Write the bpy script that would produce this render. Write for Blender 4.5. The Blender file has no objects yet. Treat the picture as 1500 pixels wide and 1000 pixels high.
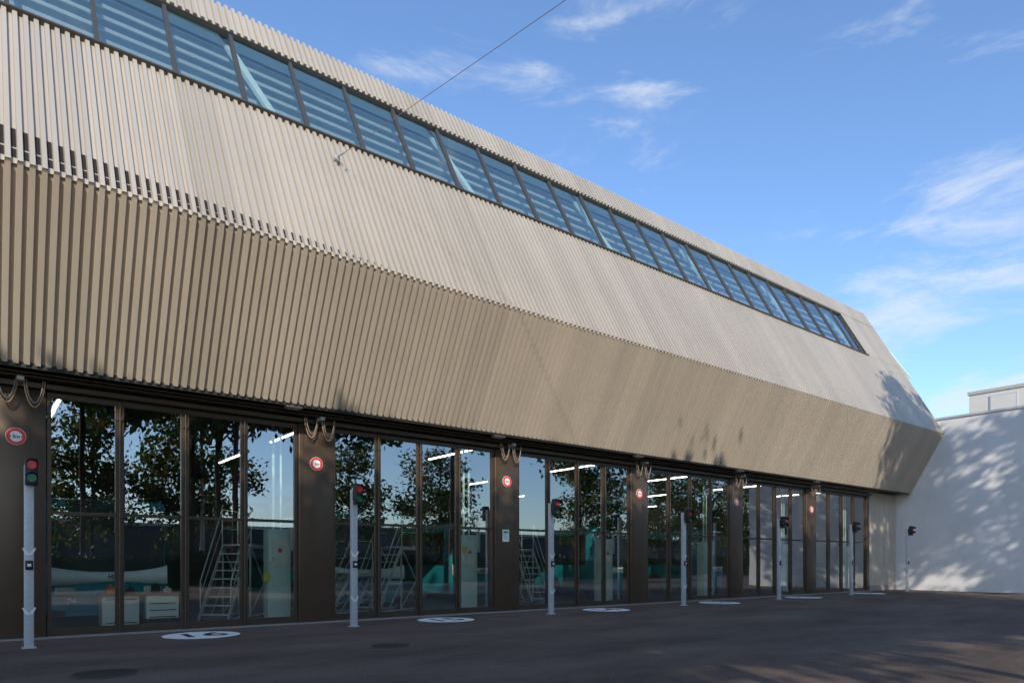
import bpy, math, random
import numpy as np
from mathutils import Vector, Matrix
random.seed(4); rng=np.random.default_rng(7)
S=bpy.context.scene
C=S.collection
# ------------------------------------------------------------ materials
def nmat(name):
    m=bpy.data.materials.new(name); m.use_nodes=True
    nt=m.node_tree; b=nt.nodes["Principled BSDF"]; return m,nt,b
def mat(name,col,rough=.6,metal=0.,var=.12,scale=3.,bump=0.,bscale=60.,stretch=(1,1,1),emit=0.):
    m,nt,b=nmat(name); N=nt.nodes; L=nt.links
    tc=N.new("ShaderNodeTexCoord"); mp=N.new("ShaderNodeMapping"); mp.inputs["Scale"].default_value=stretch
    L.new(tc.outputs["Object"],mp.inputs["Vector"])
    no=N.new("ShaderNodeTexNoise"); no.inputs["Scale"].default_value=scale; no.inputs["Detail"].default_value=6
    L.new(mp.outputs[0],no.inputs["Vector"])
    mx=N.new("ShaderNodeMix"); mx.data_type='RGBA'
    mx.inputs[6].default_value=tuple(max(0,c*(1-var)) for c in col)+(1,)
    mx.inputs[7].default_value=tuple(min(1,c*(1+var)) for c in col)+(1,)
    L.new(no.outputs["Fac"],mx.inputs[0]); L.new(mx.outputs[2],b.inputs["Base Color"])
    b.inputs["Roughness"].default_value=rough; b.inputs["Metallic"].default_value=metal
    if bump:
        n2=N.new("ShaderNodeTexNoise"); n2.inputs["Scale"].default_value=bscale; n2.inputs["Detail"].default_value=4
        L.new(mp.outputs[0],n2.inputs["Vector"])
        bp=N.new("ShaderNodeBump"); bp.inputs["Strength"].default_value=bump; bp.inputs["Distance"].default_value=.01
        L.new(n2.outputs["Fac"],bp.inputs["Height"]); L.new(bp.outputs[0],b.inputs["Normal"])
    if emit:
        L.new(mx.outputs[2],b.inputs["Emission Color"]); b.inputs["Emission Strength"].default_value=emit
    return m
def glassmat(name,f0,tint,bump=.0):
    m=bpy.data.materials.new(name); m.use_nodes=True; nt=m.node_tree; nt.nodes.clear(); N=nt.nodes; L=nt.links
    o=N.new("ShaderNodeOutputMaterial"); mx=N.new("ShaderNodeMixShader"); t=N.new("ShaderNodeBsdfTransparent"); g=N.new("ShaderNodeBsdfGlossy")
    ge=N.new("ShaderNodeNewGeometry"); dt=N.new("ShaderNodeVectorMath"); dt.operation='DOT_PRODUCT'; L.new(ge.outputs["Normal"],dt.inputs[0]); L.new(ge.outputs["Incoming"],dt.inputs[1])
    ab=N.new("ShaderNodeMath"); ab.operation='ABSOLUTE'; L.new(dt.outputs["Value"],ab.inputs[0])
    su=N.new("ShaderNodeMath"); su.operation='SUBTRACT'; su.inputs[0].default_value=1; L.new(ab.outputs[0],su.inputs[1])
    pw=N.new("ShaderNodeMath"); pw.operation='POWER'; pw.inputs[1].default_value=4; L.new(su.outputs[0],pw.inputs[0])
    f=N.new("ShaderNodeMapRange"); f.inputs[3].default_value=f0; f.inputs[4].default_value=1; L.new(pw.outputs[0],f.inputs[0])
    t.inputs[0].default_value=tint+(1,); g.inputs["Roughness"].default_value=0; g.inputs["Color"].default_value=(.95,.98,1,1)
    if bump:
        tc=N.new("ShaderNodeTexCoord"); n=N.new("ShaderNodeTexNoise"); n.inputs["Scale"].default_value=.9; n.inputs["Detail"].default_value=1
        L.new(tc.outputs["Object"],n.inputs["Vector"])
        bp=N.new("ShaderNodeBump"); bp.inputs["Strength"].default_value=bump; bp.inputs["Distance"].default_value=.05
        L.new(n.outputs["Fac"],bp.inputs["Height"]); L.new(bp.outputs[0],g.inputs["Normal"])
    L.new(f.outputs[0],mx.inputs[0]); L.new(t.outputs[0],mx.inputs[1]); L.new(g.outputs[0],mx.inputs[2]); L.new(mx.outputs[0],o.inputs[0])
    return m
PIT=.178
def claddingmat(name,col,rough=.5,metal=.25,pitch=PIT):
    m,nt,b=nmat(name); N=nt.nodes; L=nt.links
    tc=N.new("ShaderNodeTexCoord"); sp=N.new("ShaderNodeSeparateXYZ"); L.new(tc.outputs["Object"],sp.inputs[0])
    def panel(width,amp):
        d=N.new("ShaderNodeMath"); d.operation='DIVIDE'; d.inputs[1].default_value=width; L.new(sp.outputs[0],d.inputs[0])
        f=N.new("ShaderNodeMath"); f.operation='FLOOR'; L.new(d.outputs[0],f.inputs[0])
        w=N.new("ShaderNodeTexWhiteNoise"); w.noise_dimensions='1D'; L.new(f.outputs[0],w.inputs["W"])
        r=N.new("ShaderNodeMapRange"); r.inputs[3].default_value=1-amp; r.inputs[4].default_value=1+amp; L.new(w.outputs[0],r.inputs[0]); return r
    a=panel(pitch,.035); c=panel(pitch*5,.06)
    n=N.new("ShaderNodeTexNoise"); n.inputs["Scale"].default_value=.35; n.inputs["Detail"].default_value=8; n.inputs["Roughness"].default_value=.6
    mp=N.new("ShaderNodeMapping"); mp.inputs["Scale"].default_value=(1.,.8,.8); L.new(tc.outputs["Object"],mp.inputs[0]); L.new(mp.outputs[0],n.inputs[0])
    r=N.new("ShaderNodeMapRange"); r.inputs[1].default_value=.3; r.inputs[2].default_value=.7; r.inputs[3].default_value=.93; r.inputs[4].default_value=1.05; L.new(n.outputs[0],r.inputs[0])
    m1=N.new("ShaderNodeMath"); m1.operation='MULTIPLY'; L.new(a.outputs[0],m1.inputs[0]); L.new(c.outputs[0],m1.inputs[1])
    m2=N.new("ShaderNodeMath"); m2.operation='MULTIPLY'; L.new(m1.outputs[0],m2.inputs[0]); L.new(r.outputs[0],m2.inputs[1])
    v=N.new("ShaderNodeVectorMath"); v.operation='SCALE'; v.inputs[0].default_value=col; L.new(m2.outputs[0],v.inputs["Scale"])
    L.new(v.outputs[0],b.inputs["Base Color"]); b.inputs["Roughness"].default_value=rough; b.inputs["Metallic"].default_value=metal
    return m
M={}
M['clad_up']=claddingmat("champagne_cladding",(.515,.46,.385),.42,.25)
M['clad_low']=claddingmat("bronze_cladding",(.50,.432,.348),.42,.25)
M['trim']=mat("edge_trim",(.50,.445,.37),.5,.2)
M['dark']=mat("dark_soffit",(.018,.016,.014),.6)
M['slot']=mat("slot_dark",(.016,.013,.011),.9)
M['brown']=mat("brown_pillar_metal",(.100,.067,.043),.34,.4,var=.15)
M['dframe']=mat("bronze_door_frame",(.080,.055,.037),.34,.4,var=.15)
M['frame']=mat("window_frame_dark",(.095,.088,.080),.4,.4)
M['glass']=glassmat("door_glass",.28,(.87,.93,.89),bump=.04)
M['wglass']=glassmat("window_glass",.30,(.88,.97,.96),bump=.05)
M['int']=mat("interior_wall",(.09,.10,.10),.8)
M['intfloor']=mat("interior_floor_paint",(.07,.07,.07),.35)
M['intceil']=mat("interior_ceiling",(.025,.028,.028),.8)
M['upint']=mat("upper_interior",(.60,.74,.76),.7)
M['pale']=mat("pale_green_steel",(.58,.70,.66),.5)
M['slat']=mat("white_slats",(.34,.41,.42),.5)
M['white']=mat("white_paint",(.78,.78,.76),.55,var=.06,scale=8)
M['office']=mat("office_render",(.62,.58,.52),.8,var=.06)
M['roadwhite']=mat("road_marking_paint",(.88,.88,.86),.7,var=.08,scale=9,bump=.2)
M['black']=mat("black_plastic",(.012,.012,.013),.45)
M['blackpaint']=mat("black_road_paint",(.02,.02,.02),.7)
M['galv']=mat("galvanised_steel",(.52,.53,.54),.5,.3,var=.18,scale=14)
M['red']=mat("sign_red",(.70,.03,.02),.4)
M['lampredlit']=mat("lens_red",(.5,.015,.02),.15,emit=.16)
M['lampgreen']=mat("lens_green",(.01,.16,.07),.15,emit=.07)
M['copper']=mat("copper_hose",(.46,.28,.18),.4,.3)
M['hose']=mat("grey_hose",(.22,.2,.19),.4)
M['teal']=mat("bus_teal_paint",(.02,.24,.31),.25,var=.05)
M['buswhite']=mat("bus_white_paint",(.88,.88,.83),.25,var=.04)
M['cream']=mat("cream_enamel",(.66,.69,.57),.45)
M['cab']=mat("green_grey_cabinet",(.55,.68,.60),.5)
M['rubber']=mat("rubber",(.02,.02,.02),.8)
M['tube']=mat("fluorescent_tube",(1,.97,.88),.4,var=.01,emit=15)
M['wood']=mat("worktop_wood",(.22,.14,.08),.5,scale=6)
M['bark']=mat("bark",(.09,.065,.05),.9,bump=.5,bscale=20)
M['steel']=mat("aluminium",(.54,.54,.47),.4,.25)
M['yellow']=mat("yellow_sign",(.75,.55,.03),.5)
M['greensign']=mat("green_sign",(.02,.35,.12),.5)
M['orange']=mat("orange_rag",(.7,.2,.03),.6)
M['threshold']=mat("concrete_threshold",(.26,.24,.22),.8,bump=.3)
M['iron']=mat("cast_iron",(.035,.033,.032),.55,.5,bump=.4)
def leafmat(name,c1,c2,c3=(.30,.12,.02),tr=.38):
    m,nt,b=nmat(name); N=nt.nodes; L=nt.links
    g=N.new("ShaderNodeNewGeometry"); r=N.new("ShaderNodeValToRGB"); r.color_ramp.elements[0].color=c1+(1,); r.color_ramp.elements[1].color=c2+(1,)
    e=r.color_ramp.elements.new(.84); e.color=tuple((a+bb)/2 for a,bb in zip(c1,c2))+(1,)
    r.color_ramp.elements[2].color=c3+(1,)
    L.new(g.outputs["Random Per Island"],r.inputs[0]); L.new(r.outputs[0],b.inputs["Base Color"]); b.inputs["Roughness"].default_value=.6
    t=N.new("ShaderNodeBsdfTranslucent"); sc=N.new("ShaderNodeVectorMath"); sc.operation='MULTIPLY'; sc.inputs[1].default_value=(1.8,2.0,1.4); L.new(r.outputs[0],sc.inputs[0]); L.new(sc.outputs[0],t.inputs[0])
    mx=N.new("ShaderNodeMixShader"); mx.inputs[0].default_value=tr; L.new(b.outputs[0],mx.inputs[1]); L.new(t.outputs[0],mx.inputs[2]); L.new(mx.outputs[0],N["Material Output"].inputs[0])
    return m
M['leaf']=leafmat("autumn_foliage",(.035,.065,.016),(.08,.115,.03))
M['hedge']=leafmat("added_hedge_foliage",(.02,.045,.012),(.05,.08,.02),(.06,.09,.02),.15)
m,nt,b=nmat("white_concrete"); N=nt.nodes; L=nt.links
tc=N.new("ShaderNodeTexCoord"); n1=N.new("ShaderNodeTexNoise"); n1.inputs["Scale"].default_value=.5; n1.inputs["Detail"].default_value=9; n1.inputs["Roughness"].default_value=.65
L.new(tc.outputs["Object"],n1.inputs[0]); r=N.new("ShaderNodeValToRGB"); r.color_ramp.elements[0].position=.3; r.color_ramp.elements[0].color=(.68,.665,.64,1); r.color_ramp.elements[1].position=.65; r.color_ramp.elements[1].color=(.80,.785,.76,1)
L.new(n1.outputs[0],r.inputs[0]); L.new(r.outputs[0],b.inputs["Base Color"]); b.inputs["Roughness"].default_value=.85
n2=N.new("ShaderNodeTexNoise"); n2.inputs["Scale"].default_value=25; bp=N.new("ShaderNodeBump"); bp.inputs["Strength"].default_value=.4; bp.inputs["Distance"].default_value=.02
L.new(tc.outputs["Object"],n2.inputs[0]); L.new(n2.outputs[0],bp.inputs["Height"]); L.new(bp.outputs[0],b.inputs["Normal"]); M['wall']=m
# asphalt
m,nt,b=nmat("asphalt"); N=nt.nodes; L=nt.links
tc=N.new("ShaderNodeTexCoord"); n1=N.new("ShaderNodeTexNoise"); n1.inputs["Scale"].default_value=.35; n1.inputs["Detail"].default_value=10; n1.inputs["Roughness"].default_value=.7
mp=N.new("ShaderNodeMapping"); mp.inputs["Scale"].default_value=(.6,1.6,1); L.new(tc.outputs["Object"],mp.inputs[0]); L.new(mp.outputs[0],n1.inputs[0])
r=N.new("ShaderNodeValToRGB"); r.color_ramp.elements[0].position=.36; r.color_ramp.elements[0].color=(.082,.058,.044,1); r.color_ramp.elements[1].position=.66; r.color_ramp.elements[1].color=(.175,.128,.098,1)
L.new(n1.outputs[0],r.inputs[0])
n3=N.new("ShaderNodeTexNoise"); n3.inputs["Scale"].default_value=38; n3.inputs["Detail"].default_value=4; L.new(tc.outputs["Object"],n3.inputs[0])
mr=N.new("ShaderNodeMapRange"); mr.inputs[1].default_value=.3; mr.inputs[2].default_value=.7; mr.inputs[3].default_value=.5; mr.inputs[4].default_value=1.5; L.new(n3.outputs[0],mr.inputs[0])
v=N.new("ShaderNodeVectorMath"); v.operation='SCALE'; L.new(r.outputs[0],v.inputs[0]); L.new(mr.outputs[0],v.inputs["Scale"]); L.new(v.outputs[0],b.inputs["Base Color"])
b.inputs["Roughness"].default_value=.8; b.inputs["Specular IOR Level"].default_value=.25
bp=N.new("ShaderNodeBump"); bp.inputs["Strength"].default_value=.6; bp.inputs["Distance"].default_value=.012; L.new(n3.outputs["Fac"],bp.inputs["Height"]); L.new(bp.outputs[0],b.inputs["Normal"]); M['asphalt']=m
# ------------------------------------------------------------ mesh builder
class MB:
    def __init__(s): s.v=[]; s.f=[]; s.m=[]; s.sm=[]
    def add(s,vs,fs,mi=0,smooth=False):
        o=len(s.v); s.v+= [tuple(a) for a in vs]; s.f+=[tuple(i+o for i in f) for f in fs]; s.m+=[mi]*len(fs); s.sm+=[smooth]*len(fs); return s
    def box(s,x0,x1,y0,y1,z0,z1,mi=0,bev=0.):
        if bev<=0:
            vs=[(x,y,z) for x in(x0,x1) for y in(y0,y1) for z in(z0,z1)]
            return s.add(vs,[(0,1,3,2),(4,6,7,5),(0,4,5,1),(2,3,7,6),(0,2,6,4),(1,5,7,3)],mi)
        import bmesh
        bm=bmesh.new(); bmesh.ops.create_cube(bm,size=1)
        for v in bm.verts: v.co=((x0+x1)/2+v.co.x*(x1-x0),(y0+y1)/2+v.co.y*(y1-y0),(z0+z1)/2+v.co.z*(z1-z0))
        bmesh.ops.bevel(bm,geom=bm.edges[:]+bm.verts[:],offset=bev,segments=3,affect='EDGES',profile=.5)
        bm.verts.index_update(); s.add([v.co[:] for v in bm.verts],[[v.index for v in f.verts] for f in bm.faces],mi,True); bm.free(); return s
    def tube(s,pts,r,n=8,mi=0,r1=None):
        pts=[Vector(p) for p in pts]; k=len(pts); vs=[]
        up=None
        for i,p in enumerate(pts):
            d=(pts[min(i+1,k-1)]-pts[max(i-1,0)]).normalized()
            a=d.orthogonal().normalized() if up is None else (up-d*up.dot(d)).normalized()
            up=a; c=d.cross(a); rr=r if r1 is None else r+(r1-r)*i/(k-1)
            for j in range(n):
                t=2*math.pi*j/n; vs.append(p+a*math.cos(t)*rr+c*math.sin(t)*rr)
        fs=[(i*n+j,i*n+(j+1)%n,(i+1)*n+(j+1)%n,(i+1)*n+j) for i in range(k-1) for j in range(n)]
        s.add(vs,fs,mi,True); s.add([vs[j] for j in range(n)],[tuple(range(n))[::-1]],mi); s.add([vs[(k-1)*n+j] for j in range(n)],[tuple(range(n))],mi); return s
    def beam(s,a,b,w,h,mi=0,side=Vector((1,0,0))):
        a=Vector(a);b=Vector(b);d=(b-a).normalized(); x=(side-d*side.dot(d)).normalized(); y=d.cross(x)
        vs=[p+x*sx*w/2+y*sy*h/2 for p in(a,b) for sx,sy in((-1,-1),(1,-1),(1,1),(-1,1))]
        return s.add(vs,[(0,1,2,3),(7,6,5,4),(0,4,5,1),(1,5,6,2),(2,6,7,3),(3,7,4,0)],mi)
    def quad(s,a,b,c,d,mi=0): return s.add([a,b,c,d],[(0,1,2,3)],mi)
    def disc(s,c,r,n=40,axis='z',mi=0,r0=0):
        def P(t,q):
            if axis=='z': return (c[0]+q*math.cos(t),c[1]+q*math.sin(t),c[2])
            return (c[0]+q*math.cos(t),c[1],c[2]+q*math.sin(t))
        o=[P(2*math.pi*i/n,r) for i in range(n)]
        if r0<=0: return s.add(o,[tuple(range(n))],mi)
        i_=[P(2*math.pi*i/n,r0) for i in range(n)]
        return s.add(o+i_,[(i,(i+1)%n,n+(i+1)%n,n+i) for i in range(n)],mi)
    def cyl(s,c,r,h,axis='z',n=20,mi=0):
        e={'x':(h,0,0),'y':(0,h,0),'z':(0,0,h)}[axis]
        return s.tube([c,(c[0]+e[0],c[1]+e[1],c[2]+e[2])],r,n,mi)
    def obj(s,name,mats,parent=None,loc=None,**kw):
        me=bpy.data.meshes.new(name); me.from_pydata(s.v,[],s.f)
        if not isinstance(mats,(list,tuple)): mats=[mats]
        for m in mats: me.materials.append(m)
        me.polygons.foreach_set("material_index",s.m); me.polygons.foreach_set("use_smooth",s.sm); me.update()
        o=bpy.data.objects.new(name,me); C.objects.link(o)
        if parent: o.parent=parent
        if loc: o.location=loc
        for k,v in kw.items(): o[k]=v
        return o
def empty(name,loc=(0,0,0),**kw):
    o=bpy.data.objects.new(name,None); C.objects.link(o); o.location=loc; o.empty_display_size=.3
    for k,v in kw.items(): o[k]=v
    return o
def text(name,body,size,mat,parent=None,loc=(0,0,0),rot=(0,0,0),ext=0.,off=.03,**kw):
    cu=bpy.data.curves.new(name+"_c",'FONT'); cu.body=body; cu.size=size; cu.align_x='CENTER'; cu.align_y='CENTER'; cu.extrude=ext; cu.offset=size*off
    t=bpy.data.objects.new(name+"_t",cu); C.objects.link(t); bpy.context.view_layer.update()
    dg=bpy.context.evaluated_depsgraph_get(); me=bpy.data.meshes.new_from_object(t.evaluated_get(dg)); bpy.data.objects.remove(t)
    me.materials.clear(); me.materials.append(mat); o=bpy.data.objects.new(name,me); C.objects.link(o)
    if parent: o.parent=parent
    o.location=loc; o.rotation_euler=rot
    for k,v in kw.items(): o[k]=v
    return o
def copytree(src,kids,loc,rotz=0.,scale=None,**kw):
    o=src.copy(); C.objects.link(o); o.location=loc; o.rotation_euler=(0,0,rotz)
    if scale: o.scale=scale
    mp={src:o}
    for k in kids:
        c=k.copy(); C.objects.link(c); c.parent=mp[k.parent]; mp[k]=c
    for a,b in kw.items(): o[a]=b
    return o
def descend(o):
    out=[]
    for c in o.children: out.append(c); out+=descend(c)
    return out
# ------------------------------------------------------------ ground
MB().quad((-300,-300,0),(400,-300,0),(400,300,0),(-300,300,0)).obj("ground",M['asphalt'],kind="structure",label="dark asphalt yard in front of the depot")
# ------------------------------------------------------------ building
XL,XR=-9.,41.7
LIP=Vector((0,-.84,5.47)); CR=Vector((0,-2.47,8.57)); SI=Vector((0,-.24,12.62)); TO=Vector((0,1.86,16.36))
HD=SI+(TO-SI)*.73
B=empty("depot_building",(0,0,0),label="long bus depot with folded champagne corrugated metal facade and glass doors",category="building")
def nrm(a,b):
    d=(b-a).normalized(); n=Vector((0,-d.z,d.y)); return n   # outward (-y)
def corr(name,a,b,x0,x1,pitch,depth,mat,base=0.,top=.44,sl=.07,caps=True,label=None):
    n=nrm(a,b); mb=MB(); vs=[];k=0
    xs=[]; x=x0
    while x<x1-1e-6:
        for fx,o in((0,1),(top,1),(top+sl,0),(1-sl,0)):
            xx=x+fx*pitch
            if xx<=x1: xs.append((xx,o*depth+base))
        x+=pitch
    xs.append((x1,depth+base))
    for xx,o in xs:
        for p in(a,b): vs.append(Vector((xx,0,0))+p+n*o)
    m=len(xs); fs=[(2*i,2*i+2,2*i+3,2*i+1) for i in range(m-1)]
    mb.add(vs,fs)
    if caps:
        for q,p in((0,a),(1,b)):
            cv=[];
            for xx,o in xs: cv+= [Vector((xx,0,0))+p+n*o, Vector((xx,0,0))+p+n*(base-.015)]
            mb.add(cv,[(2*i,2*i+1,2*i+3,2*i+2) for i in range(m-1)])
    return mb.obj(name,mat,B)
DP=.085
corr("lower_cladding",LIP,CR+(LIP-CR).normalized()*.01,XL,XR,PIT,DP,M['clad_low'],base=-.035)
XW=37.75
up0=CR+(CR-SI).normalized()*.01
corr("upper_cladding",up0,SI,XL,XR-.05,PIT,.078,M['clad_up'],base=0)
corr("roof_fascia_cladding",HD,TO,XL,XR-.05,PIT,.078,M['clad_up'],base=.03)
corr("end_cladding",SI+(TO-SI)*.001,HD,XW,XR-.05,PIT,.078,M['clad_up'],base=.0)
n1=nrm(CR,SI)
MB().beam(CR+Vector((XR,0,0))+n1*.04,TO+Vector((XR,0,0))+n1*.04,.12,.16).beam(LIP+Vector((XR,0,0)),CR+Vector((XR,0,0)),.12,.12).obj("edge_trim",M['trim'],B)
mb=MB(); mb.box(XL,XR,TO.y+.02,TO.y+.5,TO.z-.06,TO.z+.03); mb.obj("ridge_capping",M['trim'],B)
ns=n1
mb=MB()
mb.beam(SI+Vector((XL,0,0))+ns*.02,SI+Vector((XW,0,0))+ns*.02,.05,.24,side=Vector((0,.45,.89)))
mb.obj("window_sill",M['frame'],B)
mb=MB(); p=HD-ns*.02
mb.beam(p+Vector((XL,0,0))-(TO-SI).normalized()*.03,p+Vector((XW,0,0))-(TO-SI).normalized()*.03,.10,.12,side=Vector((0,.49,.87)))
mb.obj("window_head",M['dark'],B)
mb=MB()
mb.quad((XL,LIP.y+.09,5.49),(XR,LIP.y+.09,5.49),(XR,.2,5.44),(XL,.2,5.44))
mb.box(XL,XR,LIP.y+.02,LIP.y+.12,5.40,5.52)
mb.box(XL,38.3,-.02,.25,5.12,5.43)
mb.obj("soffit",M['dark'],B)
mb=MB(); mb.box(XL,38.3,-.22,-.12,5.16,5.26); mb.tube([(XL,-.45,5.33),(38.3,-.45,5.33)],.035); mb.tube([(XL,-.6,5.36),(38.3,-.6,5.36)],.02); mb.box(XL,38.3,-.40,-.28,5.30,5.34)
mb.obj("door_track",M['dframe'],B)
mb=MB()
def sh(a,b,x0,x1,off):
    n=nrm(a,b); mb.quad(a+n*off+Vector((x0,0,0)),a+n*off+Vector((x1,0,0)),b+n*off+Vector((x1,0,0)),b+n*off+Vector((x0,0,0)))
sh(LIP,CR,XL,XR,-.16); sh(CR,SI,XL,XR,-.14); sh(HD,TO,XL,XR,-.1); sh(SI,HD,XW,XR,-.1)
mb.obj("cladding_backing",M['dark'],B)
YB=26.
mb=MB(); mb.quad((XL,TO.y,TO.z-.08),(XR,TO.y,TO.z-.08),(XR,YB,TO.z-.08),(XL,YB,TO.z-.08)); mb.quad((XL,YB,0),(XL,YB,TO.z),(XR,YB,TO.z),(XR,YB,0))
for X in(XL,XR-.02): mb.add([(X,.1,0),(X,.1,5.45),(X,LIP.y,5.5),(X,CR.y,CR.z),(X,SI.y,SI.z),(X,TO.y,TO.z-.1),(X,YB,TO.z-.1),(X,YB,0)],[tuple(range(8))])
mb.obj("outer_wall",M['trim'],B)
# vent slots in upper panel valleys
mb=MB(); d=(SI-CR); x=XL
while x<7.8:
    fade=max(0,min(1,(7.8-x)/7.5))
    xa=x+(.53+.10*(1-fade))*PIT; xb=x+(.92-.03*(1-fade))*PIT
    t0=.03; t1=.035+.17*fade**1.1
    for (a,b_) in((t0,t0+(t1-t0)*.30),(t0+(t1-t0)*.36,t1)):
            o=n1*.008
            mb.quad(CR+d*a+o+Vector((xa,0,0)),CR+d*a+o+Vector((xb,0,0)),CR+d*b_+o+Vector((xb,0,0)),CR+d*b_+o+Vector((xa,0,0)))
    x+=PIT
mb.obj("ventilation_grille",M['slot'],B,kind="stuff")
# ---- windows
WP=1.5725; ud=(HD-SI); ul=ud.length; u=ud.normalized()
wx=[]
x=.53-5*WP
while x<XW-.3:
    wx.append((x,min(x+WP,XW))); x+=WP
def mkwin(w):
    mb=MB(); L=ul-.10; s=.042
    mb.box(0,s,0,L,-.06,.06); mb.box(w-s,w,0,L,-.06,.06); mb.box(s,w-s,0,.05,-.055,.055); mb.box(s,w-s,L-.05,L,-.055,.055)
    return mb,L
rot=Matrix((Vector((1,0,0)),u,n1)).transposed().to_euler()
mb,Lw=mkwin(WP); f0=mb.obj("window",M['frame']); g0=MB().quad((.042,.05,0),(WP-.042,.05,0),(WP-.042,Lw-.05,0),(.042,Lw-.05,0)).obj("window_pane",M['wglass'])
meF,meG=f0.data,g0.data; bpy.data.objects.remove(f0); bpy.data.objects.remove(g0)
for a,b_ in wx:
    f=bpy.data.objects.new("window",meF); g=bpy.data.objects.new("window_pane",meG); C.objects.link(f); C.objects.link(g)
    f.parent=B; g.parent=f; f.location=SI+u*.05+n1*(-.05)+Vector((a,0,0)); f.rotation_euler=rot
    g.rotation_euler=(random.uniform(-.006,.006),random.uniform(-.006,.006),0)
    if b_-a<WP-.01: f.scale=((b_-a)/WP,1,1)
mb=MB(); mb.quad((XL,-.1,12.5),(XR-.1,-.1,12.5),(XR-.1,8,12.5),(XL,8,12.5)); mb.quad((XL,2.9,12.5),(XR-.1,2.9,12.5),(XR-.1,2.9,16.2),(XL,2.9,16.2)); mb.quad((XL,1.9,16.1),(XR-.1,1.9,16.1),(XR-.1,8,16.1),(XL,8,16.1))
mb.obj("upper_room_wall",M['upint'],B)
for i in range(7):
    mb=MB(); p=SI+u*(.35+i*.50)-n1*.52
    mb.beam(p+Vector((XL,0,0)),p+Vector((XW+2,0,0)),.04,.085,side=Vector((0,1,0)))
    mb.obj("interior_louvre",M['slat'],B)
for k in range(8):
    x=5.0+6.29*(k-1)
    mb=MB(); mb.beam(SI+u*.1-n1*.30+Vector((x+1.25,0,0)),HD+u*.3-n1*.30+Vector((x+.15,0,0)),.20,.10)
    mb.obj("roof_strut",M['pale'],B)
# ---- door bays
PX0=.26; BP=6.29; PW=.94; DT=5.12
def mkleaf():
    mb=MB(); w=1.3375; st=.085
    mb.box(.008,st,-.05,.03,.03,DT); mb.box(w-st,w-.008,-.05,.03,.03,DT)
    mb.box(st,w-st,-.04,.02,.03,.20); mb.box(st,w-st,-.04,.02,DT-.10,DT); mb.box(st,w-st,-.04,.02,2.59,2.66)
    g=MB()
    for z0,z1 in((.20,2.59),(2.66,DT-.10)): g.quad((st,-.01,z0),(w-st,-.01,z0),(w-st,-.01,z1),(st,-.01,z1))
    r=MB(); r.tube([(w,-.10,.08),(w,-.10,DT-.1)],.018); 
    for z in(.4,2.6,4.7): r.box(w-.05,w+.05,-.11,-.05,z,z+.09)
    return mb.obj("door",M['dframe']),g.obj("door_glass",M['glass']),r.obj("hinge_rod",M['dframe'])
a,b_,c=mkleaf(); md,mg,mr_=a.data,b_.data,c.data
for o in(a,b_,c): bpy.data.objects.remove(o)
DW=1.3375
for bay in range(-1,6):
    xp=PX0+bay*BP
    mb=MB(); mb.box(xp+.01,xp+PW-.01,-.10,.3,.02,5.14,bev=.012); mb.box(xp+.10,xp+.13,-.112,-.098,.3,5.0); 
    mb.obj("pillar",M['brown'],B)
    for j in range(4):
        d_=bpy.data.objects.new("door",md); C.objects.link(d_); d_.parent=B; d_.location=(xp+PW+j*DW,random.uniform(-.006,.006),0)
        g_=bpy.data.objects.new("door_glass",mg); C.objects.link(g_); g_.parent=d_; g_.rotation_euler=(random.uniform(-.003,.003),0,random.uniform(-.008,.008))
        if j<3: r_=bpy.data.objects.new("hinge_rod",mr_); C.objects.link(r_); r_.parent=d_
MB().box(38.01,38.35,-.10,.3,.02,5.14,bev=.012).obj("pillar",M['brown'],B)
corr("end_wall_cladding",Vector((0,-.03,.3)),Vector((0,-.031,5.40)),38.4,XR,.16,.04,M['trim'],base=0,caps=False)
MB().box(38.36,XR,-.12,.1,0,.3).obj("plinth",M['threshold'],B)
MB().box(XL,38.36,-.20,.12,-.02,.035).obj("threshold",M['threshold'],B)
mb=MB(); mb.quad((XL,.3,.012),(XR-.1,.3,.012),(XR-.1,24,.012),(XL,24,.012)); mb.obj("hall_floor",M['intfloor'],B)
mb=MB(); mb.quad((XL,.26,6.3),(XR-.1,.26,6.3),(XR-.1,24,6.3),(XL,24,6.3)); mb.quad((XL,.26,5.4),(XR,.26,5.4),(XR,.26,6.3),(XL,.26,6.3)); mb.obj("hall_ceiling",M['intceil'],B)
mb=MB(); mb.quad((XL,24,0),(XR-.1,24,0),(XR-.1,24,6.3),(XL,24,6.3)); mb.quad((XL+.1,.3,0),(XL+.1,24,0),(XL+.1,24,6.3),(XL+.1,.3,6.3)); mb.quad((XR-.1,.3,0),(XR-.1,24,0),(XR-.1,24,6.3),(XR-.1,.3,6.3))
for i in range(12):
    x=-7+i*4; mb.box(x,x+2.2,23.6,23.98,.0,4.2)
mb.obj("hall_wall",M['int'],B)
tm=None
for i in range(8):
    x=1.7+i*6.29
    for j in range(3):
        y=3.2+j*6.2
        if (i+j)%2 and j: continue
        mb=MB(); mb.box(-.022,.022,0,3.0,0,.035,mi=0); mb.box(-.07,.07,-.05,3.05,.036,.10,mi=1)
        if tm is None:
            o=mb.obj("strip_light",[M['tube'],M['galv']]); tm=o.data
        else: o=bpy.data.objects.new("strip_light",tm); C.objects.link(o)
        o.location=(x,y,5.65); o["label"]="long lit fluorescent strip light under the hall ceiling"; o["category"]="ceiling light"; o["group"]="strip lights in the hall"
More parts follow.
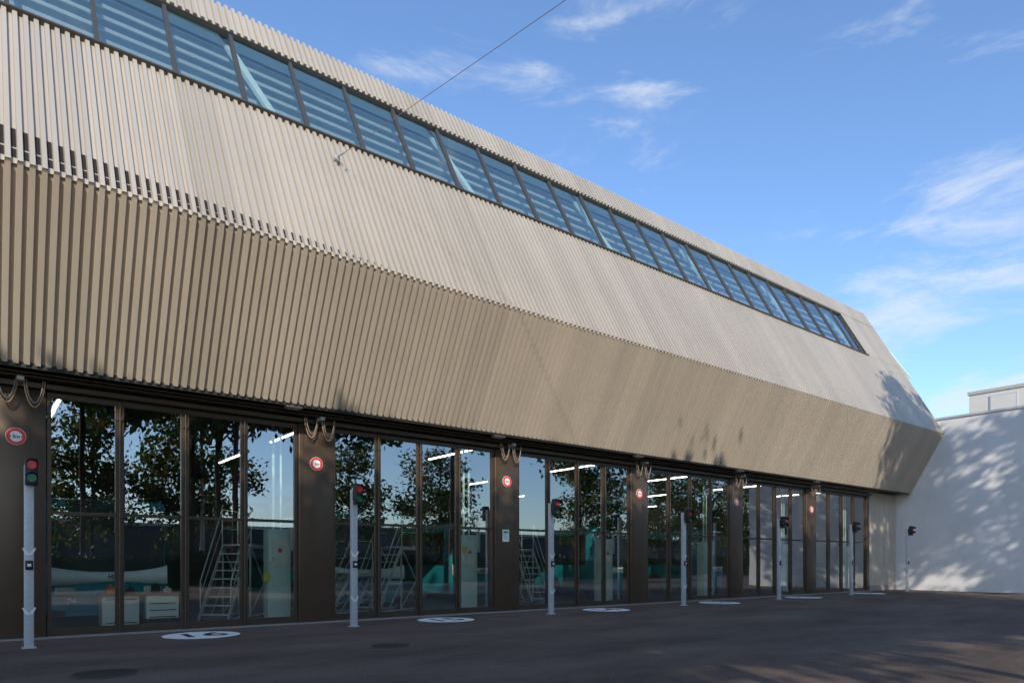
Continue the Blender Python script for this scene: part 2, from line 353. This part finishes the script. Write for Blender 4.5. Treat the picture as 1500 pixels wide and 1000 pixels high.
# ------------------------------------------------------------ side wall + background building
WY=-9.6
mb=MB(); mb.box(XR+.06,XR+.5,WY,2.0,0,9.38)
w_=mb.obj("boundary_wall",M['wall'],label="high white rendered wall adjoining the depot, dappled by tree shadows",category="wall")
mb=MB(); mb.box(XR+.0,XR+.56,WY-.06,2.0,9.383,9.50); mb.obj("wall_coping",M['galv'],w_)
bg=empty("office_building",(62,0,0),label="pale beige rooftop storey of a building behind the white wall",category="building")
mb=MB(); mb.box(0,20,-16,2.8,0,14.75); mb.obj("wall",M['office'],bg)
mb=MB(); mb.box(-.08,20,-16.1,2.9,14.753,15.0); mb.obj("roof_edge",M['trim'],bg)
for y in(-.4,-6.,-12.):
    MB().box(-.06,.0,y,y+1.8,13.1,14.45).obj("window",M['galv'],bg)
    MB().quad((-.075,y+.08,13.2),(-.075,y+1.72,13.2),(-.075,y+1.72,14.37),(-.075,y+.08,14.37)).obj("window_pane",M['office'],bg)
# ------------------------------------------------------------ signals
sig=empty("signal_post",(0,0,0),label="grey steel post with red and green signal lamps",category="signal post",group="signal posts before the doors")
mb=MB(); mb.box(-.075,.075,-.06,.06,.02,3.38,bev=.008); mb.box(-.11,.11,-.10,.10,0,.02); mb.obj("post",M['galv'],sig)
HX=.03
mb=MB(); mb.box(HX-.10,HX+.10,-.26,-.10,3.0,3.50,bev=.02); mb.box(-.06,.06,-.12,-.05,3.1,3.35)
for z in(3.37,3.13):
    n=14; vs=[]
    for i in range(n+1):
        t=math.pi*(i/n)*1.1-.05*math.pi
        for y in(-.262,-.38): vs.append((HX+.095*math.cos(t),y,z+.095*math.sin(t)))
    mb.add(vs,[(2*i,2*i+1,2*i+3,2*i+2) for i in range(n)],0,True)
mb.obj("signal_head",M['black'],sig)
MB().tube([(HX,-.255,3.37),(HX,-.275,3.37)],.075,20).obj("lamp",M['lampredlit'],sig,label="red signal lamp")
MB().tube([(HX,-.255,3.13),(HX,-.275,3.13)],.075,20).obj("lamp",M['lampgreen'],sig,label="green signal lamp")
mb=MB(); mb.box(-.06,.06,-.11,-.06,1.45,1.62,bev=.01); mb.obj("key_switch",M['black'],sig); MB().box(-.03,.03,-.118,-.11,1.51,1.56).obj("switch_plate",M['white'],sig)
for z in(1.72,.62):
    mb=MB(); mb.add([(-.11,-.065,z+.13),(-.05,-.065,z),(.05,-.065,z),(.11,-.065,z+.13),(.08,-.065,z+.13),(.0,-.065,z+.03),(-.08,-.065,z+.13)],[(0,1,5,6),(1,2,5),(2,3,4,5)])
    mb.obj("bracket",M['white'],sig)
kids=descend(sig)
for i,x in enumerate((.81,7.37,13.86,20.3,26.7,33.1,39.4)):
    if i==0: sig.location=(x,-1.75,0)
    else: copytree(sig,kids,(x,-1.6,0))
# ------------------------------------------------------------ round signs
for i in range(6):
    xc=PX0+i*BP+PW/2+(0 if i else -.05)
    s=MB().cyl((0,.012,0),.175,.02,axis='y',n=36,mi=1).disc((0,.007,0),.172,40,'y').obj("round_sign",[M['white'],M['galv']],loc=(xc,-.135,4.14),label="round red-rimmed width limit sign on the brown pillar",category="sign",group="width limit signs on the pillars")
    MB().disc((0,.003,0),.166,40,'y',r0=.108).obj("rim",M['red'],s)
    t=text("sign_lettering","3m",.105,M['blackpaint'],s,(0,-.001,-.005),(math.pi/2,0,0),off=.01)
    MB().add([(-.104,0,.025),(-.104,0,-.025),(-.080,0,0)],[(0,1,2)]).obj("arrow_mark",M['black'],s)
    MB().add([(.104,0,.025),(.104,0,-.025),(.080,0,0)],[(0,2,1)]).obj("arrow_mark",M['black'],s)
s=MB().box(-.13,.13,0,.012,-.19,.19).obj("notice_sheet",M['white'],loc=(PX0+2*BP+.42,-.125,2.42),label="white printed notice sheet on the brown pillar",category="notice")
mb=MB(); mb.quad((-.1,-.003,.08),(.1,-.003,.08),(.1,-.003,.15),(-.1,-.003,.15))
for i in range(5): mb.quad((-.1,-.003,.04-i*.035),(.09-.02*(i%2),-.003,.04-i*.035),(.09-.02*(i%2),-.003,.05-i*.035),(-.1,-.003,.05-i*.035))
mb.obj("print",M['greensign'],s)
# ------------------------------------------------------------ painted circles
for i in range(6):
    c=MB().disc((0,0,0),.78,64,'z').obj("painted_circle",M['roadwhite'],loc=(3.9+i*BP,-1.4,.006),label="white painted circle with black bay number %d on the asphalt"%(16-i),category="road marking",group="bay number circles")
    text("bay_number",str(16-i),1.08,M['blackpaint'],c,(0,-.0,.004),off=.016)
for x,y,r in((1.49,-5.98,.40),(6.25,-5.6,.34)):
    o=MB().disc((0,0,0),r,40).obj("manhole_cover",M['iron'],loc=(x,y,.005),label="round cast iron manhole cover flush in the asphalt",category="manhole cover")
    mb=MB().disc((0,0,.003),r*1.12,40,r0=r*1.02); mb.obj("rim",M['asphalt'],o)
# ------------------------------------------------------------ hoses & soffit lamps
def hoses(xp):
    h=empty("cable_loop",(xp,0,0),label="looped copper and grey supply hoses hanging under the soffit",category="hose",group="hose loops above the pillars")
    for k in range(2):
        for q in range(2):
            w=.36-.07*q; x0=.08+k*.46+.035*q; mb=MB(); pts=[]
            for i in range(15):
                t=i/14; pts.append((x0+w*t,-.30-.04*q,5.28-(.50-.08*q+.04*k)*math.sin(math.pi*t)**.6))
            mb.tube(pts,.014,7); mb.obj("hose",M['copper'] if q==0 else M['hose'],h)
    MB().box(.42,.54,-.5,-.2,5.22,5.3).obj("hose_bracket",M['galv'],h)
for i in range(-1,6): hoses(PX0+i*BP+.0)
for i in range(6):
    x=PX0+i*BP-.4
    l=MB().box(-.20,.20,-.12,.12,-.025,.025,bev=.012).box(-.03,.03,-.03,.03,.025,.12).obj("soffit_lamp",M['frame'],loc=(x,-.80,5.36),label="small flat grey floodlight under the cladding edge",category="lamp",group="floodlights under the cladding edge")
    MB().quad((-.16,-.09,-.029),(-.16,.09,-.029),(.16,.09,-.029),(.16,-.09,-.029)).obj("lens",M['galv'],l)
# ------------------------------------------------------------ wire
A=Vector((7.27,-.68,11.82))+n1*.12; dirw=Vector((1.26,-7.37,.05)); E=A+dirw*4.6
pts=[A.lerp(E,i/30)-Vector((0,0,.35*(i/30)*(1-i/30))) for i in range(31)]
w_=MB().tube(pts,.0075,6).obj("overhead_wire",M['hose'],label="thin steel span wire anchored to the cladding",category="wire")
mb=MB(); mb.tube([A-n1*.12,A+n1*.05],.06,12); mb.tube([A+n1*.05,A+dirw*.05],.028,8); mb.cyl((A.x-.07,A.y-.02,A.z-.02),.065,.14,'x',12)
mb.obj("wall_anchor",M['galv'],w_)
pl=MB().tube([(0,0,0),(0,0,12.5)],.16,12,0,.09).obj("tension_mast",M['galv'],loc=(E.x,E.y,0),label="tall tapered steel mast holding the span wire",category="mast")
MB().cyl((0,0,0),.28,.12,'z',16).obj("base_plate",M['galv'],pl)
# ------------------------------------------------------------ buses
def bus():
    e=empty("city_bus",(0,0,0),label="teal and white trolleybus parked inside the hall behind the doors",category="bus",group="buses in the hall")
    W=1.27
    mb=MB(); mb.box(-W,W,0,12,.30,3.1,mi=0,bev=.14); mb.obj("body",M['teal'],e)
    n=16; vs=[]; 
    def yf(x): return -.03-.14*(1-(x/W)**2)
    for i in range(n+1):
        x=-W+.06+(2*W-.12)*i/n
        for z,dy in((1.36,-.0),(2.9,.05)): vs.append((x,yf(x)+dy,z))
    mb=MB(); mb.add(vs,[(2*i,2*i+2,2*i+3,2*i+1) for i in range(n)],0,True)
    mb.obj("windscreen",M['black'],e)
    for sx in(-1,1):
        X=sx*(W+.004); MB().quad((X,.5,1.45),(X,11.5,1.45),(X,11.5,2.75),(X,.5,2.75)).obj("side_window",M['black'],e)
    vs=[]
    for i in range(n+1):
        x=-W+2*W*i/n; a=abs(x/W)
        zt=1.34+.14*a**2; zb=zt-.22-.22*a**1.5
        vs+=[(x,yf(x)-.05,zt),(x,yf(x)-.07,zb),(x,.02,zt+.02),(x,.02,zb)]
    fs=[]
    for i in range(n): 
        o=4*i; fs+=[(o,o+4,o+5,o+1),(o,o+2,o+6,o+4),(o+1,o+5,o+7,o+3)]
    mb=MB(); mb.add(vs,fs,0,True); mb.obj("front_band",M['buswhite'],e)
    vs=[]
    for i in range(n+1):
        x=-W+2*W*i/n; vs+=[(x,yf(x)-.02,1.2),(x,yf(x)-.02,.32)]
    mb=MB(); mb.add(vs,[(2*i,2*i+2,2*i+3,2*i+1) for i in range(n)],0,True); mb.obj("front_panel",M['teal'],e)
    mb=MB(); mb.box(-W+.02,W-.02,-.12,.05,.28,.48,bev=.05); mb.obj("bumper",M['black'],e)
    for sx in(-1,1):
        mb=MB(); mb.box(sx*.92-.2,sx*.92+.2,-.17,.0,.82,1.0,bev=.04); mb.obj("headlight",M['steel'],e)
        mb=MB(); mb.tube([(sx*1.2,.0,2.8),(sx*1.45,-.25,2.75),(sx*1.45,-.25,2.5)],.025); mb.box(sx*1.45-.09,sx*1.45+.09,-.3,-.22,2.05,2.5,bev=.03); mb.obj("mirror",M['black'],e)
        for y in(2.6,8.8):
            MB().cyl((sx*1.29-(.3 if sx>0 else 0),y,.48),.48,.3,'x',24).obj("wheel",M['rubber'],e)
    MB().box(-.9,.9,-.06,.0,2.93,3.05).obj("destination_display",M['black'],e)
    text("front_lettering","HESS",.15,M['black'],e,(.1,-.25,1.24),(math.pi/2,0,0),off=.015)
    text("fleet_number","74",.20,M['buswhite'],e,(-.80,-.21,.66),(math.pi/2,0,0),off=.015)
    return e
b0=bus(); b0.location=(2.6,1.9,0); kb=descend(b0)
for x,y in((9.6,2.2),(15.8,5.0),(22.0,3.4),(28.6,3.0)): copytree(b0,kb,(x,y,0))
d=empty("workbench",(3.1,1.0,0),label="cream metal workbench cabinet on castors with tools on top",category="workbench")
mb=MB(); mb.box(-.80,-.05,-.3,.3,.12,.80,bev=.015); mb.box(.10,.80,-.3,.3,.25,.80,bev=.015); mb.obj("cabinet",M['cream'],d)
MB().box(-.84,.84,-.34,.34,.805,.85,bev=.008).obj("worktop",M['wood'],d)
mb=MB()
for x in(-.72,-.12,.16,.74):
    for y in(-.24,.24): mb.cyl((x-.02,y,.055),.055,.04,'x',12); mb.box(x-.02,x+.02,y-.02,y+.02,.06,.26)
mb.obj("castor",M['rubber'],d)
mb=MB()
for z in(.28,.44,.60): mb.box(.16,.74,-.318,-.302,z,z+.02); 
mb.box(-.74,-.1,-.315,-.303,.18,.2); mb.box(-.74,-.1,-.315,-.303,.72,.74); mb.obj("drawer_handle",M['rubber'],d)
for x,c_,h in((-.6,'orange',.16),(-.2,'black',.12),(.35,'rubber',.18),(.6,'steel',.1)):
    MB().box(-.09,.09,-.08,.08,0,h,bev=.02).box(-.03,.03,-.02,.02,h,h+.05).obj("tool_box",M[c_],loc=(3.1+x,1.0,.853),label="small tool case standing on the workbench",category="tool case")
def stairs(h,name="mobile_staircase"):
    e=empty(name,(0,0,0),label="aluminium mobile access stairs with handrails on castors in the hall",category="access stairs",group="access stairs in the hall")
    n=int(h/.24); run=h*.62; mb=MB()
    for y in(-.38,.38):
        mb.beam((0,y,.15),(run,y,h),.04,.09,side=Vector((0,1,0))); mb.beam((run+.9,y,.12),(run+.9,y,h),.04,.04); mb.beam((run,y,.12),(run,y,h),.04,.04); mb.beam((0,y,.14),(run+.9,y,.14),.04,.04,side=Vector((0,1,0)))
        mb.beam((run,y,h),(run+.9,y,h),.04,.07,side=Vector((0,1,0))); mb.beam((run+.02,y,.2),(run+.88,y,h*.5),.03,.03,side=Vector((0,1,0))); mb.beam((run+.88,y,h*.5),(run+.02,y,h),.03,.03,side=Vector((0,1,0)))
        mb.beam((run*.45,y,.14),(run,y,h*.5),.03,.03,side=Vector((0,1,0)))
    mb.obj("frame",M['steel'],e)
    for i in range(n):
        t=(i+1)/(n+1); MB().box(run*t-.1,run*t+.12,-.36,.36,h*t+.02,h*t+.05).obj("tread",M['steel'],e)
    MB().box(run,run+.9,-.38,.38,h+.03,h+.07).obj("platform",M['steel'],e)
    mb=MB()
    for y in(-.4,.4):
        mb.tube([(.1,y,.4),(.1,y,1.1),(run,y,h+1.0),(run+.9,y,h+1.0),(run+.9,y,h+.05)],.018,6); mb.tube([(.1,y,.75),(run,y,h+.5),(run+.9,y,h+.5)],.013,6); mb.tube([(run,y,h),(run,y,h+1)],.018,6)
    mb.obj("handrail",M['steel'],e)
    mb=MB()
    for x in(.1,run+.85):
        for y in(-.38,.38): mb.cyl((x,y-.03,.08),.08,.05,'y',12)
    mb.obj("castor",M['rubber'],e)
    return e
s1=stairs(2.0); s1.location=(4.75,.9,0); s1.rotation_euler=(0,0,math.radians(48)); ks=descend(s1)
copytree(s1,ks,(9.0,1.0,0),math.radians(28)); copytree(s1,ks,(16.2,1.6,0),math.radians(80))
s2=stairs(1.2); s2.location=(7.75,1.3,0); s2.rotation_euler=(0,0,math.radians(20))
cb=empty("control_cabinet",(6.35,.9,0),label="tall pale green control cabinet on a column behind the glass",category="cabinet",group="control cabinets in the hall")
mb=MB(); mb.box(-.30,.30,-.2,.2,.0,2.45,bev=.02); mb.obj("cabinet_body",M['cab'],cb)
MB().box(-.2,.2,-.22,-.203,1.5,2.2).obj("cabinet_door",M['cream'],cb); MB().box(.3,.42,-.2,-.1,1.9,2.5,bev=.02).obj("junction_box",M['galv'],cb)
MB().disc((0,-.225,1.9),.06,20,'y').obj("push_button",M['red'],cb)
mb=MB(); mb.tube([(-.1,0,2.45),(-.1,0,6.2)],.04); mb.tube([(.1,0,2.45),(.1,0,6.2)],.03); mb.obj("conduit",M['cab'],cb)
kc=descend(cb)
for i in range(1,6): copytree(cb,kc,(6.35+i*BP-.2,.9,0))
for x,z in((6.0,1.2),(12.2,2.0)):
    MB().box(-.08,.08,0,.02,-.10,.10,bev=.005).cyl((0,-.004,0),.05,.004,'y',16).obj("warning_sign",M['yellow'],loc=(x,.65,z),label="small yellow warning placard in the hall",category="sign")
# ------------------------------------------------------------ trees (behind the viewer: cast the shadows, mirrored in the glass)
def leaves(name,p,size,r,mat):
    nl=len(p)
    a=r.normal(size=(nl,3)); a/=np.linalg.norm(a,axis=1)[:,None]; b=np.cross(a,r.normal(size=(nl,3))); b/=np.linalg.norm(b,axis=1)[:,None]
    s=size*(.6+.8*r.random(nl))[:,None]
    v=np.empty((nl,4,3)); v[:,0]=p-a*s; v[:,1]=p+b*s*.5; v[:,2]=p+a*s; v[:,3]=p-b*s*.5
    me=bpy.data.meshes.new(name); me.vertices.add(nl*4); me.vertices.foreach_set("co",v.reshape(-1)); me.loops.add(nl*4); me.loops.foreach_set("vertex_index",np.arange(nl*4,dtype=np.int32))
    me.polygons.add(nl); me.polygons.foreach_set("loop_start",np.arange(0,nl*4,4,dtype=np.int32)); me.update(calc_edges=True); me.validate(); me.materials.append(mat)
    return me
def crown(name,rx,rz,zc,ncl,nl,size,seed,spread=.75):
    r=np.random.default_rng(seed)
    d=r.normal(size=(ncl,3)); d/=np.linalg.norm(d,axis=1)[:,None]; rad=(.25+.75*r.random(ncl)**.6)[:,None]
    c=d*rad*np.array([rx,rx,rz]); c[:,2]+=zc
    ci=r.integers(0,ncl,nl); p=c[ci]+np.clip(r.normal(size=(nl,3)),-1.9,1.9)*np.array([spread,spread,spread*.73])*(.7+.6*r.random(ncl)[ci])[:,None]
    return leaves(name,p,size,r,M['leaf']),c
def tree(seed,H,zlow,rx,nl=13000,ncl=75,size=.28,tr=.2,spread=.75):
    rz=(H-zlow)/2-.6; zc=zlow+rz+.3
    me,c=crown("crown",rx,rz,zc,ncl,nl,size,seed,spread)
    mb=MB(); mb.tube([(0,0,0),(.05,.03,zlow*.6),(.0,.1,zc)],tr,10,0,tr*.5); mb.tube([(0,.1,zc),(.1,0,H-1.5)],tr*.5,7,0,.03)
    for i in range(0,ncl,3):
        q=c[i]; z0=min(max(q[2]-2.0,zlow*.5),H-3); mb.tube([(0,.05,z0),(q[0]*.45,q[1]*.45,(z0+q[2])/2+.2),tuple(q)],.06,5,0,.015)
    t=empty("tree",(0,0,0),label="tall broadleaf tree with early autumn foliage at the yard edge",category="tree",group="trees at the yard edge")
    mb.obj("trunk",M['bark'],t); o=bpy.data.objects.new("crown",me); C.objects.link(o); o.parent=t
    return t
t1=tree(1,17.4,9.6,4.0); t2=tree(2,17.5,9.4,4.0); t3=tree(3,14.5,1.8,3.7,6500,50,.20,spread=.68); t4=tree(5,21.5,12,5); t5=tree(8,17,7,4.2,3600,60,.26); t6=tree(11,26,13,2.9,6000,60,.25,spread=.5); t7=tree(17,21.5,9,3.8,4200,80,.22,spread=.5)
K={t:descend(t) for t in(t1,t2,t3,t4,t5,t6,t7)}
t1.location=(-26,-24,0); t2.location=(-20,-24.5,0); t3.location=(6.2,-39,0); t4.location=(-27,-33,0); t5.location=(42,-26,0); t6.location=(26.9,-24,0); t7.location=(31.6,-24,0)
for i in range(8):
    x=-14+i*5.1+random.uniform(-.5,.5); src=(t1,t2)[i%2]
    copytree(src,K[src],(x,-24+random.uniform(-.8,.8),0),random.uniform(0,6),(1,1,1+random.uniform(-.015,.015)))
copytree(t5,K[t5],(11.5,-24.8,0),2.2,(1,1,1.11))
for x in(-18,-10,-2,5,12): copytree(t4,K[t4],(x,-33,0),x)
for x in(13.0,26.5,34.5,54,67,75,84,97,110): copytree(t3,K[t3],(x,-39+random.uniform(-2,2),0),x,(1.,1.,random.uniform(.9,1.1)))
r_=np.random.default_rng(3); nh=26000
hp=np.stack([r_.uniform(-35,110,nh),-31+r_.uniform(-.7,.7,nh),r_.uniform(0,1,nh)**.8*2.1],1)  # leafy band added out of view to keep sunlit ground out of the reflections
h_=bpy.data.objects.new("hedge",leaves("hedge",hp,.14,r_,M['hedge'])); C.objects.link(h_)
h_["kind"]="stuff"; h_["label"]="unseen band of dark leaves added to block sunlit ground from the door reflections"; h_["category"]="hedge"
MB().box(-34.8,109.8,-31.5,-30.5,0,1.85).obj("added_hedge_core",M['hedge'],h_)
o=empty("added_backdrop_building",(40,-62,0),label="unseen low grey building added to darken the horizon in the door reflections",category="building")
MB().box(-80,90,-8,0,0,5.6).obj("wall",M['int'],o)  # block added out of view, darkens bright ground and pale horizon in the door glass
for i in range(20): MB().box(-76+i*8,-72+i*8,0.003,.06,1.8,4.4).obj("window",M['frame'],o)
MB().box(-80.3,90.3,-8.3,.3,5.603,5.9).obj("roof_edge",M['galv'],o)
# ------------------------------------------------------------ light
sd=Vector((-3.03,-5.33,3.03)).normalized()
sl=bpy.data.lights.new("sun",'SUN'); sl.energy=4.3; sl.angle=math.radians(.5); sl.color=(1,.92,.80)
so=bpy.data.objects.new("sun",sl); C.objects.link(so); so.rotation_euler=sd.to_track_quat('Z','Y').to_euler()
w=bpy.data.worlds.new("World"); S.world=w; w.use_nodes=True; nt=w.node_tree; N=nt.nodes; L=nt.links; bgn=N["Background"]
sk=N.new("ShaderNodeTexSky"); sk.sky_type='NISHITA'; sk.sun_disc=False; sk.sun_elevation=math.asin(sd.z); sk.sun_rotation=math.atan2(sd.x,sd.y)
sk.air_density=1.0; sk.dust_density=.5; sk.ozone_density=2.2
tint=N.new("ShaderNodeVectorMath"); tint.operation='MULTIPLY'; tint.inputs[1].default_value=(1.32,1.50,1.72); L.new(sk.outputs[0],tint.inputs[0])
tc=N.new("ShaderNodeTexCoord"); mp=N.new("ShaderNodeMapping"); mp.inputs["Scale"].default_value=(2.2,2.2,8); mp.inputs["Rotation"].default_value=(.15,.1,.3); mp.inputs["Location"].default_value=(3.1,1.7,.4)
L.new(tc.outputs["Generated"],mp.inputs[0]); no=N.new("ShaderNodeTexNoise"); no.inputs["Scale"].default_value=1.9; no.inputs["Detail"].default_value=10; no.inputs["Roughness"].default_value=.62; no.inputs["Distortion"].default_value=.45
L.new(mp.outputs[0],no.inputs[0])
acc=no.outputs[0]
for dv,lo,amp in(((1.13,.382,.36),.95,.12),((.698,.723,.607),.99,.12),((.80,.62,.64),.995,.08)):
    nv=Vector(dv).normalized()
    dt=N.new("ShaderNodeVectorMath"); dt.operation='DOT_PRODUCT'; dt.inputs[1].default_value=nv; L.new(tc.outputs["Generated"],dt.inputs[0])
    m_=N.new("ShaderNodeMapRange"); m_.interpolation_type='SMOOTHSTEP'; m_.inputs[1].default_value=lo; m_.inputs[2].default_value=1; m_.inputs[3].default_value=0; m_.inputs[4].default_value=amp; L.new(dt.outputs["Value"],m_.inputs[0])
    ad=N.new("ShaderNodeMath"); ad.operation='ADD'; L.new(acc,ad.inputs[0]); L.new(m_.outputs[0],ad.inputs[1]); acc=ad.outputs[0]
rp=N.new("ShaderNodeMapRange"); rp.interpolation_type='SMOOTHSTEP'; rp.inputs[1].default_value=.57; rp.inputs[2].default_value=.82; rp.inputs[3].default_value=0; rp.inputs[4].default_value=.7; L.new(acc,rp.inputs[0])
mx=N.new("ShaderNodeMix"); mx.data_type='RGBA'; L.new(rp.outputs[0],mx.inputs[0]); L.new(tint.outputs[0],mx.inputs[6]); mx.inputs[7].default_value=(5.5,5.9,6.5,1)
L.new(mx.outputs[2],bgn.inputs[0]); bgn.inputs[1].default_value=.15
# ------------------------------------------------------------ camera
cd=bpy.data.cameras.new("Camera"); cam=bpy.data.objects.new("Camera",cd); C.objects.link(cam); S.camera=cam
cd.sensor_width=36; cd.lens=24; cd.shift_y=322/1500; cd.clip_end=2000
cam.location=(0,-17.24,1.6); cam.rotation_euler=(math.pi/2,0,-math.atan2(.6195,.785))
S.view_settings.view_transform='Standard'; S.view_settings.look='None'; S.view_settings.exposure=0
